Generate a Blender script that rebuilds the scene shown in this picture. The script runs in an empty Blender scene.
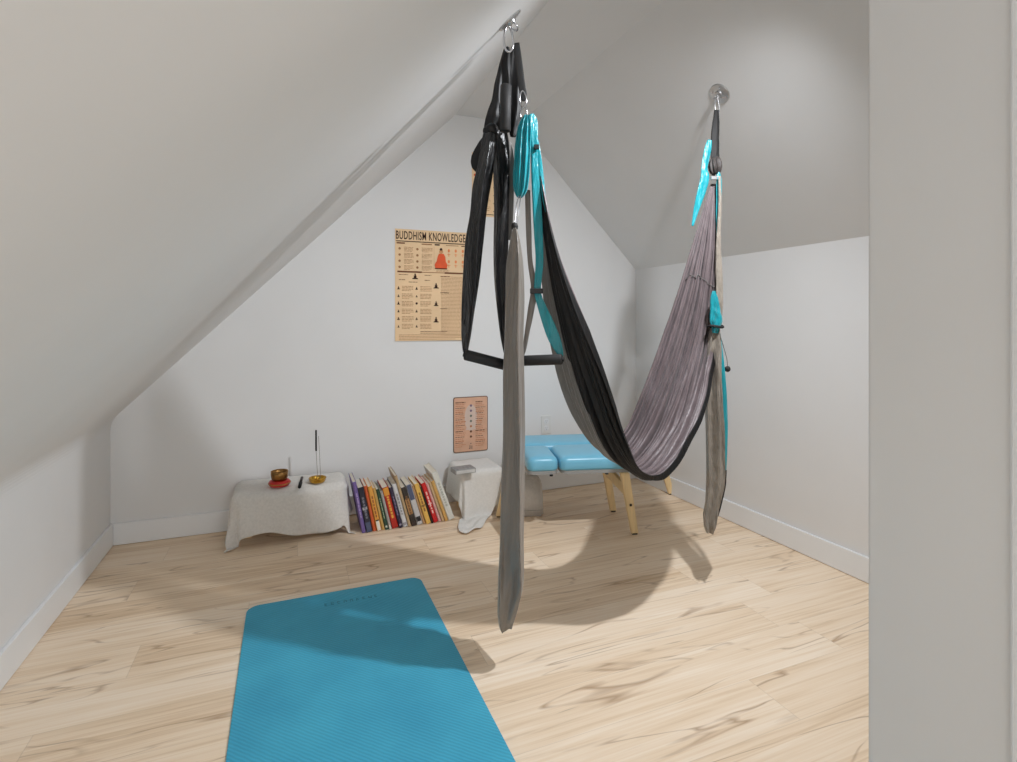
import bpy, bmesh, math, random
from mathutils import Vector, Matrix, noise

random.seed(7)
SC = bpy.context.scene
COL = SC.collection
PI = math.pi

# ------------------------------------------------------------------ camera frame
FPX = 546.0                       # focal length in pixels of a 1017 px wide frame
CAM = Vector((0, 0, 1.1))
TH = math.radians(22.1)
CT, ST = math.cos(TH), math.sin(TH)
HX, HY = 508.5, 321.0             # principal column and horizon row
RIGHT = Vector((CT, -ST, 0))
FWD = Vector((ST, CT, 0))

def PT(px, py, t):
    """world point seen at a photo pixel, t metres away along the view axis"""
    return CAM + FWD*t + RIGHT*((px-HX)/FPX*t) + Vector((0, 0, (HY-py)/FPX*t))

def PW(px, py, Y):
    """world point on the plane Y = const"""
    d = FWD + RIGHT*((px-HX)/FPX) + Vector((0, 0, (HY-py)/FPX))
    return CAM + d*(Y/d.y)

def mpx(w, t):
    return w*t/FPX

# ------------------------------------------------------------------ materials
def nt(name):
    m = bpy.data.materials.new(name)
    m.use_nodes = True
    t = m.node_tree
    return m, t, t.nodes['Principled BSDF']

def lin(c):
    return tuple(((x/255)/12.92 if x/255 <= .04045 else ((x/255+.055)/1.055)**2.4) for x in c) + (1,)

def mat(name, rgb, rough=.6, metal=0., var=.06, scale=30., bump=0., spec=.5, stretch=None, sheen=0.):
    m, t, b = nt(name)
    N, L = t.nodes, t.links
    tc = N.new('ShaderNodeTexCoord'); mp = N.new('ShaderNodeMapping')
    L.new(tc.outputs['Object'], mp.inputs['Vector'])
    if stretch: mp.inputs['Scale'].default_value = stretch
    nz = N.new('ShaderNodeTexNoise'); nz.inputs['Scale'].default_value = scale; nz.inputs['Detail'].default_value = 4
    L.new(mp.outputs['Vector'], nz.inputs['Vector'])
    r = N.new('ShaderNodeValToRGB')
    c = lin(rgb)
    r.color_ramp.elements[0].position = .3; r.color_ramp.elements[1].position = .7
    r.color_ramp.elements[0].color = tuple(x*(1-var) for x in c[:3])+(1,)
    r.color_ramp.elements[1].color = tuple(min(1, x*(1+var)) for x in c[:3])+(1,)
    L.new(nz.outputs['Fac'], r.inputs['Fac'])
    L.new(r.outputs['Color'], b.inputs['Base Color'])
    b.inputs['Roughness'].default_value = rough
    b.inputs['Metallic'].default_value = metal
    b.inputs['Specular IOR Level'].default_value = spec
    b.inputs['Sheen Weight'].default_value = sheen
    if bump:
        bp = N.new('ShaderNodeBump'); bp.inputs['Strength'].default_value = bump; bp.inputs['Distance'].default_value = .01
        L.new(nz.outputs['Fac'], bp.inputs['Height']); L.new(bp.outputs['Normal'], b.inputs['Normal'])
    return m

def floor_material():
    m, t, b = nt('maple_vinyl_planks')
    N, L = t.nodes, t.links
    def math_(op, a, b_=None, c=None):
        n = N.new('ShaderNodeMath'); n.operation = op
        for i, v in enumerate((a, b_, c)):
            if v is None: continue
            if isinstance(v, (int, float)): n.inputs[i].default_value = v
            else: L.new(v, n.inputs[i])
        return n.outputs[0]
    tc = N.new('ShaderNodeTexCoord'); sx = N.new('ShaderNodeSeparateXYZ')
    L.new(tc.outputs['Object'], sx.inputs[0])
    X, Y = sx.outputs[0], sx.outputs[1]
    PWD, PLN = .182, 1.22
    row = math_('FLOOR', math_('DIVIDE', Y, PWD))
    fy = math_('FRACT', math_('DIVIDE', Y, PWD))
    wr = N.new('ShaderNodeTexWhiteNoise'); wr.noise_dimensions = '1D'; L.new(row, wr.inputs['W'])
    xs = math_('ADD', math_('DIVIDE', X, PLN), wr.outputs['Value'])
    colm = math_('FLOOR', xs); fx = math_('FRACT', xs)
    cid = math_('ADD', math_('MULTIPLY', row, 17.31), math_('MULTIPLY', colm, 5.77))
    wn = N.new('ShaderNodeTexWhiteNoise'); wn.noise_dimensions = '1D'; L.new(cid, wn.inputs['W'])
    rnd = wn.outputs['Value']
    def noise4(sxv, syv, scale, det, dist, off):
        cb = N.new('ShaderNodeCombineXYZ')
        L.new(math_('MULTIPLY', X, sxv), cb.inputs[0]); L.new(math_('MULTIPLY', Y, syv), cb.inputs[1])
        L.new(math_('ADD', math_('MULTIPLY', rnd, 40.), off), cb.inputs[2])
        n = N.new('ShaderNodeTexNoise'); n.inputs['Scale'].default_value = scale
        n.inputs['Detail'].default_value = det; n.inputs['Distortion'].default_value = dist
        L.new(cb.outputs[0], n.inputs['Vector']); return n.outputs['Fac']
    broad = noise4(.9, 9., 1.3, 3, .6, 0)
    fine = noise4(1.5, 70., 1.5, 4, .5, 9)
    vein = noise4(.8, 6.5, 1.15, 2.5, .8, 23)
    spots = noise4(5., 22., 1.0, 2., 0., 51)
    ramp = N.new('ShaderNodeValToRGB'); e = ramp.color_ramp.elements
    e[0].position = .25; e[0].color = lin((205, 174, 138))
    e[1].position = .75; e[1].color = lin((250, 235, 216))
    el = e.new(.5); el.color = lin((237, 215, 188))
    val = math_('ADD', math_('MULTIPLY', broad, .5), math_('MULTIPLY', fine, .5))
    val = math_('ADD', val, math_('MULTIPLY', math_('SUBTRACT', rnd, .5), .16))
    L.new(val, ramp.inputs['Fac'])
    # thin brown mineral veins
    vd = math_('ABSOLUTE', math_('SUBTRACT', vein, .5))
    mr = N.new('ShaderNodeMapRange'); mr.inputs['From Min'].default_value = .0; mr.inputs['From Max'].default_value = .016
    mr.inputs['To Min'].default_value = 1; mr.inputs['To Max'].default_value = 0
    L.new(vd, mr.inputs['Value'])
    mk = N.new('ShaderNodeMapRange'); mk.inputs['From Min'].default_value = .36; mk.inputs['From Max'].default_value = .60
    L.new(spots, mk.inputs['Value'])
    vfac = math_('MULTIPLY', math_('MULTIPLY', mr.outputs[0], mk.outputs[0]), .62)
    mix1 = N.new('ShaderNodeMix'); mix1.data_type = 'RGBA'
    L.new(vfac, mix1.inputs['Factor']); L.new(ramp.outputs['Color'], mix1.inputs[6]); mix1.inputs[7].default_value = lin((150, 114, 80))
    # short dark cracks along the grain
    crack = noise4(3.2, 95., 1.0, 2.5, .5, 77)
    ck = N.new('ShaderNodeMapRange'); ck.inputs['From Min'].default_value = .74; ck.inputs['From Max'].default_value = .80
    L.new(crack, ck.inputs['Value'])
    mix2 = N.new('ShaderNodeMix'); mix2.data_type = 'RGBA'
    L.new(math_('MULTIPLY', ck.outputs[0], .38), mix2.inputs['Factor']); L.new(mix1.outputs[2], mix2.inputs[6]); mix2.inputs[7].default_value = lin((92, 66, 48))
    # seams
    def edge(f, w):
        a = math_('LESS_THAN', f, w); c = math_('GREATER_THAN', f, 1-w)
        return math_('MAXIMUM', a, c)
    seam = math_('MAXIMUM', edge(fy, .006), edge(fx, .0011))
    mix3 = N.new('ShaderNodeMix'); mix3.data_type = 'RGBA'
    L.new(math_('MULTIPLY', seam, .16), mix3.inputs['Factor']); L.new(mix2.outputs[2], mix3.inputs[6]); mix3.inputs[7].default_value = lin((120, 92, 68))
    L.new(mix3.outputs[2], b.inputs['Base Color'])
    b.inputs['Roughness'].default_value = .5
    b.inputs['Specular IOR Level'].default_value = .3
    return m

def mat_material():
    m, t, b = nt('teal_rubber')
    N, L = t.nodes, t.links
    tc = N.new('ShaderNodeTexCoord')
    wv = N.new('ShaderNodeTexWave'); wv.inputs['Scale'].default_value = 45; wv.inputs['Distortion'].default_value = 1.2
    wv.inputs['Detail'].default_value = 1; wv.bands_direction = 'DIAGONAL'
    nz = N.new('ShaderNodeTexNoise'); nz.inputs['Scale'].default_value = 5; nz.inputs['Detail'].default_value = 6
    L.new(tc.outputs['Object'], wv.inputs['Vector']); L.new(tc.outputs['Object'], nz.inputs['Vector'])
    r = N.new('ShaderNodeValToRGB'); e = r.color_ramp.elements
    e[0].position = .3; e[0].color = lin((64, 165, 200)); e[1].position = .75; e[1].color = lin((76, 182, 214))
    L.new(nz.outputs['Fac'], r.inputs['Fac'])
    mx = N.new('ShaderNodeMix'); mx.data_type = 'RGBA'; mx.blend_type = 'MULTIPLY'; mx.inputs['Factor'].default_value = .18
    L.new(r.outputs['Color'], mx.inputs[6]); L.new(wv.outputs['Color'], mx.inputs[7])
    L.new(mx.outputs[2], b.inputs['Base Color'])
    bp = N.new('ShaderNodeBump'); bp.inputs['Strength'].default_value = .25; bp.inputs['Distance'].default_value = .002
    L.new(wv.outputs['Fac'], bp.inputs['Height']); L.new(bp.outputs['Normal'], b.inputs['Normal'])
    b.inputs['Roughness'].default_value = .62; b.inputs['Specular IOR Level'].default_value = .3
    return m

def fabric(name, rgb, rough=.42, spec=.5, bump=.35, stretch=(9, 9, 1.6), scale=9., var=.12, sheen=.15):
    return mat(name, rgb, rough, 0, var, scale, bump, spec, stretch, sheen)

WALLC = (225, 225, 225)
M = {
    'wall': mat('painted_drywall', WALLC, .75, var=.015, scale=3, spec=.25),
    'trim': mat('satin_white_trim', (233, 235, 237), .45, var=.01, scale=4, spec=.4),
    'floor': floor_material(),
    'teal_mat': mat_material(),
    'mat_print': mat('mat_logo_print', (38, 132, 158), .6, var=.02),
    'linen': mat('off_white_linen', (216, 213, 208), .9, var=.06, scale=90, bump=.18, spec=.15, stretch=(1, 1, 1)),
    'linen2': mat('pale_linen', (220, 218, 214), .9, var=.04, scale=90, bump=.15, spec=.15),
    'black': fabric('black_nylon', (19, 18, 19), .5, .38, .3, sheen=0),
    'grey': fabric('grey_nylon', (124, 121, 118)),
    'inner': fabric('mauve_grey_nylon', (116, 103, 105), bump=.6, scale=6, stretch=(7, 7, 2.2)),
    'sash': fabric('taupe_grey_satin', (124, 116, 108), .3, .6, .7, (6, 6, 1.2), 6., var=.05),
    'silver': fabric('silver_satin', (146, 137, 126), .28, .6, .9, (6, 6, 2.), 12., var=.16),
    'turq': fabric('turquoise_satin', (10, 148, 160), .3, .6, .9, (7, 7, 1.5), 9.),
    'satin': fabric('black_satin', (16, 15, 16), .3, .6, .9, (8, 8, 1.6), 10., sheen=0),
    'web': mat('black_webbing', (30, 29, 29), .7, var=.1, scale=150),
    'foam': mat('black_foam', (36, 35, 35), .65, var=.06, scale=80, bump=.1),
    'chrome': mat('chrome', (205, 205, 208), .16, 1., var=.02),
    'steel': mat('brushed_steel', (196, 196, 196), .3, 1., var=.05, scale=60),
    'brass': mat('polished_brass', (196, 152, 62), .22, 1., var=.06),
    'bowl': mat('hammered_bronze', (150, 112, 66), .32, 1., var=.2, scale=60, bump=.3),
    'redsilk': mat('red_silk', (190, 22, 18), .4, var=.15, scale=25, spec=.6),
    'goldband': mat('gold_brocade', (170, 110, 40), .5, var=.3, scale=60),
    'darkwood': mat('dark_wood', (44, 28, 22), .5, var=.2),
    'incense': mat('black_incense', (24, 22, 22), .9),
    'reed': mat('thin_reed', (120, 110, 98), .7),
    'blue': mat('sky_blue_vinyl', (116, 186, 214), .33, var=.03, scale=12, spec=.55),
    'greyboard': mat('grey_board', (150, 150, 148), .6, var=.04),
    'wood': mat('pale_pine', (234, 208, 160), .5, var=.09, scale=6, stretch=(14, 14, 1.2), spec=.4),
    'rubber': mat('black_rubber', (26, 25, 25), .7),
    'cushion': mat('light_grey_felt', (204, 202, 199), .95, var=.05, scale=70, bump=.3, spec=.1),
    'plate': mat('outlet_plastic', (222, 222, 220), .4, var=.01),
    'slot': mat('outlet_slots', (40, 38, 38), .6),
    'pages': mat('book_pages', (222, 214, 198), .9, var=.08, scale=20, stretch=(200, 3, 3), spec=.1),
    'paper': mat('parchment_paper', (236, 204, 164), .85, var=.06, scale=5, spec=.15),
    'ink': mat('dark_brown_ink', (58, 34, 24), .85),
    'inkpale': mat('pale_brown_ink', (158, 112, 76), .85),
    'inkmid': mat('mid_brown_ink', (116, 74, 50), .85),
    'inkred': mat('orange_ink', (226, 92, 52), .85),
    'inkredpale': mat('pale_orange_ink', (232, 140, 88), .85),
    'skin': mat('printed_skin', (206, 150, 104), .85),
    'tinrim': mat('dark_tin_edge', (92, 66, 50), .5),
    'tin': mat('aged_print_tin', (214, 168, 140), .55, var=.1, scale=14),
    'tinpale': mat('pale_print_centre', (214, 190, 176), .55, var=.05, scale=20),
    'copper': mat('copper_line_print', (190, 124, 84), .6),
    'boxgrey': mat('grey_printed_card', (140, 140, 140), .45, var=.3, scale=60),
}

# ------------------------------------------------------------------ object helpers
def link(name, bm, m, parent=None, smooth=False):
    me = bpy.data.meshes.new(name)
    bm.normal_update(); bm.to_mesh(me); bm.free()
    ms = m if isinstance(m, (list, tuple)) else [m]
    for x in ms: me.materials.append(x)
    if smooth:
        for p in me.polygons: p.use_smooth = True
    o = bpy.data.objects.new(name, me); COL.objects.link(o)
    if parent:
        o.parent = parent
        o.matrix_parent_inverse = WM.get(parent.name, Matrix.Identity(4)).inverted()
    return o
WM = {}

def thing(name, label, cat, loc=(0, 0, 0), rot=(0, 0, 0), group=None):
    o = bpy.data.objects.new(name, None); COL.objects.link(o)
    o.empty_display_size = .05
    o.location = loc; o.rotation_euler = rot
    WM[o.name] = Matrix.Translation(Vector(loc)) @ __import__('mathutils').Euler(rot).to_matrix().to_4x4()
    o['label'] = label; o['category'] = cat
    if group: o['group'] = group
    return o

def local(name, bm, m, parent, smooth=False):
    """part whose mesh is given in its thing's own coordinates"""
    o = link(name, bm, m, None, smooth); o.parent = parent; return o

def tag(o, label, cat, group=None):
    o['label'] = label; o['category'] = cat
    if group: o['group'] = group
    return o

def struct(name, bm, m):
    o = link(name, bm, m); o['kind'] = 'structure'; return o

def add_box(bm, x0, x1, y0, y1, z0, z1, bev=0., mi=0, seg=2):
    vs = [bm.verts.new((x, y, z)) for x in (x0, x1) for y in (y0, y1) for z in (z0, z1)]
    fs = []
    for q in ((0, 1, 3, 2), (4, 6, 7, 5), (0, 4, 5, 1), (2, 3, 7, 6), (0, 2, 6, 4), (1, 5, 7, 3)):
        f = bm.faces.new([vs[i] for i in q]); f.material_index = mi; fs.append(f)
    if bev:
        es = list({e for f in fs for e in f.edges})
        r = bmesh.ops.bevel(bm, geom=es, offset=bev, segments=seg, affect='EDGES', profile=.5)
        for f in r['faces']: f.material_index = mi
    return vs

def add_prism(bm, poly, z0, z1, mi=0, axis='z'):
    """extrude a 2D polygon; axis z: (x,y)->z ; axis y: (x,z)->y"""
    def P(p, h):
        return (p[0], p[1], h) if axis == 'z' else (p[0], h, p[1])
    a = [bm.verts.new(P(p, z0)) for p in poly]; b = [bm.verts.new(P(p, z1)) for p in poly]
    n = len(poly)
    fs = [bm.faces.new(a[::-1]), bm.faces.new(b)]
    for i in range(n):
        fs.append(bm.faces.new((a[i], a[(i+1) % n], b[(i+1) % n], b[i])))
    for f in fs: f.material_index = mi
    bmesh.ops.recalc_face_normals(bm, faces=fs)
    return fs

def add_lathe(bm, prof, c=(0, 0, 0), seg=32, mi=0):
    rings = []
    for r, z in prof:
        rings.append([bm.verts.new((c[0]+r*math.cos(2*PI*i/seg), c[1]+r*math.sin(2*PI*i/seg), c[2]+z)) for i in range(seg)])
    for a, b in zip(rings, rings[1:]):
        for i in range(seg):
            f = bm.faces.new((a[i], a[(i+1) % seg], b[(i+1) % seg], b[i])); f.material_index = mi
    f = bm.faces.new(rings[0][::-1]); f.material_index = mi
    f = bm.faces.new(rings[-1]); f.material_index = mi

def catmull(pts, n):
    """smooth resample of tuples of any length"""
    pts = [Vector(p) if not isinstance(p, Vector) else p for p in pts]
    out = []
    k = len(pts)-1
    for i in range(n):
        u = i/(n-1)*k; j = min(int(u), k-1); f = u-j
        p0 = pts[max(j-1, 0)]; p1 = pts[j]; p2 = pts[j+1]; p3 = pts[min(j+2, k)]
        out.append(.5*((2*p1)+(p2-p0)*f+(2*p0-5*p1+4*p2-p3)*f*f+(3*p1-p0-3*p2+p3)*f**3))
    return out

def add_tube(bm, pts, rad, seg=10, closed=False, mi=0):
    n = len(pts); rings = []
    up = None
    for i, p in enumerate(pts):
        a = pts[i-1] if (i or closed) else pts[0]
        b = pts[(i+1) % n] if (i < n-1 or closed) else pts[-1]
        t = (b-a).normalized()
        if up is None: up = t.orthogonal().normalized()
        up = (up-t*up.dot(t)).normalized()
        s = t.cross(up)
        r = rad[i] if isinstance(rad, (list, tuple)) else rad
        rings.append([bm.verts.new(p+up*(r*math.cos(2*PI*k/seg))+s*(r*math.sin(2*PI*k/seg))) for k in range(seg)])
    m = n if closed else n-1
    for i in range(m):
        a, b = rings[i], rings[(i+1) % n]
        for k in range(seg):
            f = bm.faces.new((a[k], a[(k+1) % seg], b[(k+1) % seg], b[k])); f.material_index = mi
    if not closed:
        bm.faces.new(rings[0][::-1]).material_index = mi; bm.faces.new(rings[-1]).material_index = mi

def add_strip(bm, keys, t, n=60, seg=28, flat=.3, folds=4, amp=.25, across=None, seed=0, mi=0, twist=0.):
    """hanging length of gathered cloth: keys = (px, py, width px[, depth]); a closed, pleated cross-section"""
    ks = []
    for k in keys:
        tt = k[3] if len(k) > 3 else t
        p = PT(k[0], k[1], tt); ks.append(Vector((p.x, p.y, p.z, mpx(k[2], tt))))
    cs = [Vector((p[0], p[1], p[2])) for p in ks]
    # Catmull over 4-vectors
    sm = catmull(ks, n)
    pos = [Vector(p[:3]) for p in sm]; wid = [max(p[3], .002) for p in sm]
    ac = (across or RIGHT).normalized()
    rings = []
    for i in range(n):
        tg = (pos[min(i+1, n-1)]-pos[max(i-1, 0)]).normalized()
        a = (ac-tg*ac.dot(tg)).normalized(); d = a.cross(tg).normalized()
        u = i/(n-1)
        if twist:
            q = Matrix.Rotation(twist*u, 3, tg); a = q @ a; d = q @ d
        ring = []
        for k in range(seg):
            g = 2*PI*k/seg
            rip = 1+amp*.8*(1-2*abs(math.sin(folds*g*.5+seed+1.1*math.sin(3*u+seed)))**.7)+amp*.5*noise.noise(Vector((math.cos(g)*1.5+seed*3, math.sin(g)*1.5, u*7)))
            dep = flat*wid[i]*(rip*1.25-.25)
            edge = 1+.06*noise.noise(Vector((seed, u*9, 2.)))
            ring.append(bm.verts.new(pos[i]+a*(wid[i]*.5*math.cos(g)*edge)+d*(dep*.5*math.sin(g)+wid[i]*.05*amp*math.sin(folds*.7*g+5*u))))
        rings.append(ring)
    for i in range(n-1):
        for k in range(seg):
            f = bm.faces.new((rings[i][k], rings[i][(k+1) % seg], rings[i+1][(k+1) % seg], rings[i+1][k])); f.material_index = mi
    bm.faces.new(rings[0][::-1]).material_index = mi; bm.faces.new(rings[-1]).material_index = mi
    bmesh.ops.recalc_face_normals(bm, faces=bm.faces[:])

# ------------------------------------------------------------------ the room
XL, XR, YB, YF = -.80, 2.266, 3.21, -1.4
ZKL, ZKR, ZC = .61, 1.458, 2.36
XCL, XCR = .954, 1.373

bm = bmesh.new(); add_box(bm, XL-.1, XR+.1, YF, YB+.1, -.1, 0); struct('floor', bm, M['floor'])
bm = bmesh.new(); add_box(bm, XL-.1, XR+.1, YB, YB+.1, 0, ZC+.15); struct('wall_back', bm, M['wall'])
bm = bmesh.new(); add_box(bm, XL-.1, XL, YF, YB, 0, ZKL-.05); struct('wall_left', bm, M['wall'])
bm = bmesh.new(); add_box(bm, XR, XR+.1, YF, YB, 0, ZKR); struct('wall_right', bm, M['wall'])
prof = [(XL, ZKL-.05)]
for i in range(1, 7):                                    # soft plastered curve where slope meets knee wall
    f = i/7; a = Vector((XL, ZKL-.05)); c = Vector((XL, ZKL)); e = Vector((XL+.036, ZKL+.036))
    p = a*(1-f)**2+c*2*f*(1-f)+e*f*f; prof.append((p.x, p.y))
prof += [(XL+.036, ZKL+.036), (XCL, ZC), (XCR, ZC), (XR, ZKR)]
outer = [(XR+.1, ZKR), (XR+.1, ZC+.14), (XL-.1, ZC+.14), (XL-.1, ZKL-.05)]
bm = bmesh.new(); add_prism(bm, prof+outer, YF, YB, axis='y')
struct('ceiling', bm, M['wall'])
# wall return of the opening at the right
JX, JY0, JY1 = .75, .354, .5185
bm = bmesh.new()
add_prism(bm, [(JX, 0), (XR, 0), (XR, ZKR), (XCR, ZC), (XCL, ZC), (JX, ZC-(XCL-JX)*.999)], JY0, JY1, axis='y')
bmesh.ops.bevel(bm, geom=[e for e in bm.edges if all(abs(v.co.x-JX) < 1e-5 and abs(v.co.y-JY1) < 1e-5 for v in e.verts)], offset=.005, segments=3, affect='EDGES')
struct('wall_front', bm, M['wall'])
bm = bmesh.new(); add_box(bm, JX-.004, JX+.09, JY0-.018, JY0, 0, 2.02, .003); struct('trim_1', bm, M['trim'])
bb = .108
def baseboard(name, x0, x1, y0, y1, dirx, diry):
    bm = bmesh.new(); add_box(bm, x0, x1, y0, y1, .002, bb, .0025); struct(name, bm, M['trim'])
baseboard('baseboard_back', XL+.014, XR-.014, YB-.014, YB, 0, 1)
baseboard('baseboard_left', XL, XL+.014, YF, YB, 1, 0)
baseboard('baseboard_right', XR-.014, XR, JY1, YB, 1, 0)

# ------------------------------------------------------------------ yoga mat
def rounded_rect(x0, x1, y0, y1, r, n=8):
    out = []
    for cx, cy, a0 in ((x1-r, y1-r, 0), (x0+r, y1-r, 90), (x0+r, y0+r, 180), (x1-r, y0+r, 270)):
        for i in range(n+1):
            a = math.radians(a0+90*i/n); out.append((cx+r*math.cos(a), cy+r*math.sin(a)))
    return out
MX0, MX1, MY1 = -.141, .527, 2.312
mt = thing('yoga_mat', 'teal rubber yoga mat with rounded corners lying flat on the wood floor', 'yoga mat', ((MX0+MX1)/2, 1.4, 0))
bm = bmesh.new(); add_prism(bm, rounded_rect(MX0, MX1, .52, MY1, .045), .0008, .0062)
bmesh.ops.bevel(bm, geom=[e for e in bm.edges if abs(e.verts[0].co.z-e.verts[1].co.z) < 1e-6 and e.verts[0].co.z > .004 and len(e.link_faces) == 2 and min(len(f.verts) for f in e.link_faces) == 4], offset=.0012, segments=2, affect='EDGES')
link('mat_body', bm, M['teal_mat'], mt)
bm = bmesh.new()
rr = random.Random(3)
lx = .135
for i in range(9):                                        # faint lettering too worn to read
    w = rr.uniform(.012, .017); yb = 2.205; zt_ = .0068
    h = rr.choice((.016, .016, .022))
    add_box(bm, lx, lx+.003, yb, yb+h, .0060, zt_)
    if rr.random() < .8: add_box(bm, lx, lx+w*.7, yb+.013, yb+.016, .0060, zt_)
    if rr.random() < .6: add_box(bm, lx+w*.6, lx+w*.6+.003, yb, yb+.015, .0060, zt_)
    if rr.random() < .6: add_box(bm, lx, lx+w*.7, yb, yb+.003, .0060, zt_)
    lx += .0235
link('logo', bm, M['mat_print'], mt)

# ------------------------------------------------------------------ wall hangings
WALLY = YB
def back_xz(px, py): 
    p = PW(px, py, YB); return p.x, p.z

def add_text(bm, s, w, h, x, z, y, mi, bold=0.):
    """printed lettering: left edge x, baseline z, on plane y facing -Y"""
    cu = bpy.data.curves.new('t', 'FONT'); cu.body = s; cu.size = 1; cu.resolution_u = 3; cu.offset = bold; cu.extrude = .0; cu.space_character = 1.12
    o = bpy.data.objects.new('t', cu); COL.objects.link(o)
    dg = bpy.context.evaluated_depsgraph_get(); me = bpy.data.meshes.new_from_object(o.evaluated_get(dg))
    xs = [v.co.x for v in me.vertices]; ys = [v.co.y for v in me.vertices]
    x0, x1, y0, y1 = min(xs), max(xs), min(ys), max(ys)
    vs = [bm.verts.new((x+(v.co.x-x0)/(x1-x0)*w, y, z+(v.co.y-y0)/(y1-y0)*h)) for v in me.vertices]
    for p in me.polygons:
        try:
            f = bm.faces.new([vs[i] for i in p.vertices]); f.material_index = mi
        except ValueError: pass
    bpy.data.objects.remove(o); bpy.data.curves.remove(cu); bpy.data.meshes.remove(me)

def add_quad(bm, x0, x1, z0, z1, y, mi):
    f = bm.faces.new([bm.verts.new(c) for c in ((x0, y, z0), (x1, y, z0), (x1, y, z1), (x0, y, z1))]); f.material_index = mi

def add_poly(bm, pts, y, mi):
    f = bm.faces.new([bm.verts.new((p[0], y, p[1])) for p in pts]); f.material_index = mi

def disc(cx, cz, r, n=14, sx=1.):
    return [(cx+sx*r*math.cos(2*PI*i/n), cz+r*math.sin(2*PI*i/n)) for i in range(n)]

def text_lines(bm, x0, x1, z1, rows, dz, th, y, mi, rr, words=True):
    for i in range(rows):
        z = z1-i*dz; x = x0
        end = x1-(rr.uniform(0, .4)*(x1-x0) if i == rows-1 else rr.uniform(0, .08)*(x1-x0))
        while x < end-.002:
            w = min(rr.uniform(.008, .022), end-x); add_quad(bm, x, x+w, z-th, z, y, mi); x += w+.003

def sitter(bm, cx, z0, s, y, mi):
    """little cross-legged figure"""
    add_poly(bm, [(cx-.5*s, z0), (cx+.5*s, z0), (cx+.42*s, z0+.16*s), (cx+.2*s, z0+.25*s), (cx-.2*s, z0+.25*s), (cx-.42*s, z0+.16*s)], y, mi)
    add_poly(bm, [(cx-.2*s, z0+.2*s), (cx+.2*s, z0+.2*s), (cx+.24*s, z0+.55*s), (cx+.08*s, z0+.64*s), (cx-.08*s, z0+.64*s), (cx-.24*s, z0+.55*s)], y, mi)
    add_poly(bm, disc(cx, z0+.78*s, .14*s), y, mi)

# large chart
x0, zt = back_xz(395, 228.5); x1 = back_xz(466.6, 230)[0]; zb = back_xz(430, 340.5)[1]
PWd, PH = x1-x0, zt-zb
po = thing('wall_poster', 'large tan paper wall chart titled BUDDHISM KNOWLEDGE with an orange seated figure', 'poster', (x0+PWd/2, YB, zb))
bm = bmesh.new()
NX, NZ = 10, 24
def curl(i, j, back):
    u, v = i/NX, j/NZ
    d = .0015+.010*max(0, .14-v)/.14*(.4+.6*u)+.004*max(0, u-.85)/.15
    return (x0+PWd*u, YB-d-(0 if back else .0006), zb+PH*v)
F = [[bm.verts.new(curl(i, j, False)) for j in range(NZ+1)] for i in range(NX+1)]
B = [[bm.verts.new(curl(i, j, True)) for j in range(NZ+1)] for i in range(NX+1)]
for i in range(NX):
    for j in range(NZ):
        bm.faces.new((F[i][j], F[i+1][j], F[i+1][j+1], F[i][j+1])); bm.faces.new((B[i][j+1], B[i+1][j+1], B[i+1][j], B[i][j]))
for i in range(NX):
    bm.faces.new((B[i][0], B[i+1][0], F[i+1][0], F[i][0])); bm.faces.new((F[i][NZ], F[i+1][NZ], B[i+1][NZ], B[i][NZ]))
for j in range(NZ):
    bm.faces.new((F[0][j], F[0][j+1], B[0][j+1], B[0][j])); bm.faces.new((F[NX][j+1], F[NX][j], B[NX][j], B[NX][j+1]))
link('paper_sheet', bm, M['paper'], po)
YP = YB-.0068                                             # print sits on the sheet (bent with it below)
def fx(u): return x0+PWd*u
def fz(v): return zb+PH*v
def bend(bm):
    for v in bm.verts:
        u = (v.co.x-x0)/PWd; w = (v.co.z-zb)/PH
        v.co.y = YB-(.0036+.010*max(0, .14-w)/.14*(.4+.6*u)+.004*max(0, u-.85)/.15)
bm = bmesh.new(); add_text(bm, 'BUDDHISM KNOWLEDGE', PWd*.965, PH*.075, fx(.012), fz(.908), YP, 0, .011); bend(bm)
link('title_lettering', bm, M['ink'], po)
rr = random.Random(5)
bm = bmesh.new()
add_quad(bm, fx(.01), fx(.99), fz(.888), fz(.895), YP, 0)
add_quad(bm, fx(.02), fx(.13), fz(.868), fz(.880), YP, 2); add_quad(bm, fx(.36), fx(.5), fz(.868), fz(.878), YP, 1)
add_quad(bm, fx(.54), fx(.61), fz(.868), fz(.880), YP, 0); add_quad(bm, fx(.92), fx(.99), fz(.868), fz(.878), YP, 2)
add_quad(bm, fx(.70), fx(.88), fz(.870), fz(.875), YP, 1)
add_quad(bm, fx(.53), fx(.532), fz(.64), fz(.86), YP, 1)
add_quad(bm, fx(.03), fx(.36), fz(.612), fz(.626), YP, 2); add_quad(bm, fx(.36), fx(.68), fz(.616), fz(.622), YP, 1); add_quad(bm, fx(.68), fx(.98), fz(.612), fz(.626), YP, 2)
for r, z in enumerate((.84, .785, .73, .675)):
    for c, (ix, tx, te) in enumerate(((.06, .12, .25), (.30, .36, .51))):
        add_poly(bm, disc(fx(ix), fz(z-.015), .007), YP, 1)
        text_lines(bm, fx(tx), fx(te), fz(z), 4, .0075, .0022, YP, 1, rr)
for r, z in enumerate((.80, .70)):
    for c in range(3):
        cx = fx(.74+.1*c); add_poly(bm, disc(cx, fz(z+.025), .010, 10, .7), YP, 4)
        add_quad(bm, cx-.010, cx+.010, fz(z-.012), fz(z-.008), YP, 4); add_quad(bm, cx-.002, cx+.002, fz(z-.03), fz(z), YP, 4)
text_lines(bm, fx(.56), fx(.76), fz(.645), 2, .008, .0022, YP, 1, rr)
sitter(bm, fx(.27), fz(.555), .036, YP, 0)
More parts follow.
